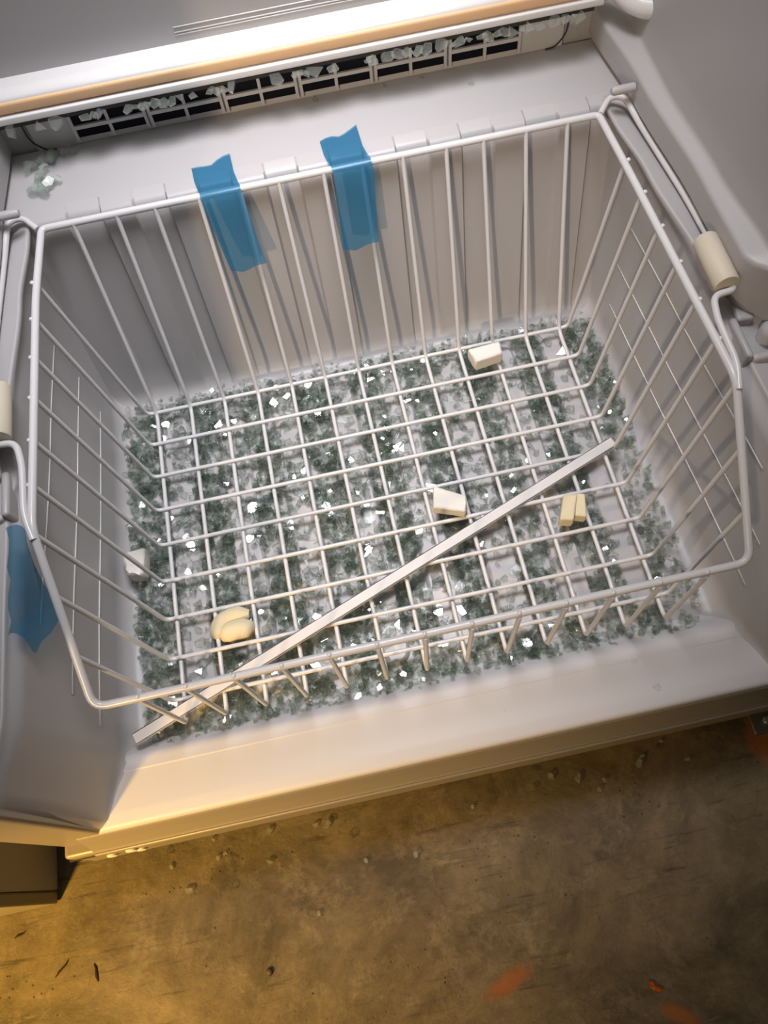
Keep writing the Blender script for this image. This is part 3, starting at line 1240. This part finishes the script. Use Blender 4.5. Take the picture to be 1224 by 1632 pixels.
# pieces scattered on the concrete
gr = random.Random(21)
ground = [
    (-0.3343, -0.1543, 0.62, 'gold-lit triangular glass chip on the concrete nearest the cabinet\'s left corner'),
    (-0.3343, -0.1728, 0.50, 'small flat glass chip just below the triangular one, left part of the concrete'),
    (-0.3167, -0.2017, 0.85, 'leaf-shaped glass piece lowest on the left part of the concrete'),
    (-0.2662, -0.2069, 0.70, 'narrow glass piece below the cluster of three on the orange-lit concrete'),
    (-0.2796, -0.1739, 0.55, 'left sliver of the cluster of three glass pieces on the orange-lit concrete'),
    (-0.2714, -0.1708, 0.50, 'upper sliver of the cluster of three glass pieces on the orange-lit concrete'),
    (-0.2652, -0.179, 0.75, 'largest chip of the cluster of three glass pieces on the orange-lit concrete'),
    (-0.2157, -0.1574, 0.62, 'triangular glass piece close under the sill between the cluster and the bright pair'),
    (-0.2209, -0.1904, 0.62, 'pointed glass piece alone to the right of the cluster of three'),
    (-0.1425, -0.1605, 0.60, 'thin upright-looking glass sliver close to the fascia above the bright pair'),
    (-0.1621, -0.1615, 0.60, 'smaller left one of the bright pair of glass pieces below the sill'),
    (-0.1487, -0.1636, 0.95, 'larger right one of the bright pair of glass pieces below the sill'),
    (-0.1219, -0.1811, 0.75, 'pale squarish glass piece right of the bright pair'),
    (-0.0548, -0.2161, 0.65, 'pale diamond-shaped glass piece alone at the centre of the concrete'),
    (-0.1734, -0.2543, 0.55, 'bright white glass chip farthest from the freezer on the concrete'),
    (-0.1724, -0.2357, 0.55, 'dull glass chip just above the bright white one'),
    (-0.1116, -0.211, 0.60, 'dull long glass piece between the pale square one and the diamond-shaped one'),
    (-0.2827, -0.1532, 0.50, 'flat glass piece tucked at the foot of the fascia above the cluster of three'),
    (0.1019, -0.1553, 0.55, 'brown-tinted glass chip in the fascia shadow left of the blue-white piece'),
    (0.1194, -0.1656, 0.75, 'blue-white glass piece on the right part of the concrete'),
    (0.1493, -0.1739, 0.80, 'long gold-edged glass piece right of the blue-white one'),
    (0.0967, -0.1739, 0.55, 'faint square glass chip below the shadow edge, left of the blue-white piece'),
    (0.1699, -0.1914, 0.55, 'glass chip with a bright corner, lowest of the right-hand scatter'),
    (0.1782, -0.1821, 0.45, 'small yellowish glass grain right of the long gold-edged piece'),
    (0.2112, -0.178, 0.50, 'small round glass chip left of the grey double piece'),
    (0.2236, -0.1739, 0.80, 'grey glass piece in the middle of the right-hand scatter'),
    (0.2297, -0.1656, 0.60, 'grey glass chip directly above the larger grey piece of the right-hand scatter'),
    (0.2504, -0.1615, 0.70, 'pale glass piece close to the shadow edge at the right-hand scatter'),
    (0.2565, -0.1543, 0.40, 'tiny glass grain in the shadow band, rightmost of the small ones'),
    (0.2792, -0.1801, 0.55, 'glass piece farthest to the right on the concrete'),
    (0.1225, -0.2192, 0.35, 'tiny glass grain below the right-hand scatter'),
    (0.0215, -0.1801, 0.45, 'tiny glinting glass grain between the diamond-shaped and the blue-white piece'),
]
for k, (x, y, s_, lb) in enumerate(ground):
    put_shard(chunks[k % 12] if k % 3 else variants[k % 16], (x, y, GZ + 0.0030), (gr.uniform(-0.07, 0.07), gr.uniform(-0.07, 0.07), gr.uniform(0, 6.28)), s_, lb)

# splinters and a rusty leaf on the concrete
def splinter(x, y, ln, ang, w, label, m=M_BARK, cat='splinter', name='splinter'):
    V, Fc = tube_geo([(-ln / 2, 0, 0), (-ln / 5, 0.0006, 0.0004), (ln / 4, -0.0004, 0.0004), (ln / 2, 0.0008, 0)], [w * 0.3, w, w * 0.8, w * 0.25], 7)
    o = mesh_obj(name, V, Fc, m, smooth=True, auto=60)
    for v in o.data.vertices:
        v.co.z *= 0.6
    o.location = (x, y, GZ + w * 0.55)
    o.rotation_euler = (0, 0, ang)
    tag(o, label, cat)


splinter(-0.4281, -0.2625, 0.019, 1.75, 0.0016, 'dark thin splinter standing nearly upright in the picture on the lower left concrete')
splinter(-0.4663, -0.2512, 0.022, 0.75, 0.0013, 'dark slanting splinter left of the upright one on the concrete')
splinter(-0.5137, -0.2079, 0.014, 0.30, 0.0012, 'short dark splinter nearest the grey neighbouring panel')
V, Fc = [], []
lf = random.Random(2)
nr = 14
V.append((0, 0, 0.0030))
for k in range(nr):
    a = 2 * math.pi * k / nr
    r = 0.0085 * lf.uniform(0.55, 1.15)
    V.append((r * math.cos(a), 0.5 * r * math.sin(a), 0.0008 + lf.uniform(0, 0.0020)))
for k in range(nr):
    Fc.append([0, 1 + k, 1 + (k + 1) % nr])
o = mesh_obj('leaf_scrap', V, Fc, M_RUST)
md = o.modifiers.new('s', 'SOLIDIFY')
md.thickness = 0.0006
o.location = (0.1658, -0.3925, GZ)
o.rotation_euler = (0, 0, 2.4)
tag(o, 'curled rust-brown leaf scrap on the concrete at the lower right', 'leaf')
V, Fc = tube_geo([(0, 0, 0), (0, 0, 0.003), (0, 0, 0.0045)], [0.0042, 0.0036, 0.0015], 9)
o = mesh_obj('pebble', V, Fc, M_CONC, smooth=True)
o.location = (-0.2373, -0.2997, GZ)
tag(o, 'small round pebble in a dark pit on the lower concrete', 'pebble')

# ------------------------------------------------------------------ neighbouring appliance and hinge
nb = empty('storage_cabinet', (-0.75, 0.1, GZ), 'grey painted cabinet standing on the concrete left of the freezer, only its lower corner showing', 'cabinet')
inv = Matrix.Translation((0.75, -0.1, -GZ))
for nm, args, mm, bv in (('cabinet_body', (-1.05, -0.4678, -0.1702, 0.45, GZ + 0.001, 0.70), M_NEIGH, 0.003), ('cabinet_door', (-1.05, -0.4678, -0.1842, -0.1707, GZ + 0.003, 0.70), M_CAB, 0.002)):
    o = box(nm, *args, mm, bevel=bv)
    o.parent = nb
    o.matrix_parent_inverse = inv
V, Fc = [], []
box_geo(0.340, 0.405, -0.176, -0.150, -0.118, -0.112, V, Fc)
h = mesh_obj('door_hinge', V, Fc, M_IRON, bevel=0.002)
FP(h)
for x, y, m_, r in ((0.3565, -0.163, M_CHROME, 0.0050), (0.378, -0.163, M_IRON, 0.006)):
    V, Fc = tube_geo([(x, y, -0.112), (x, y, -0.108), (x, y, -0.1065)], [r, r, r * 0.6], 6 if m_ is M_CHROME else 14)
    o = mesh_obj('hinge_bolt', V, Fc, m_, smooth=True, auto=40)
    o.parent = h
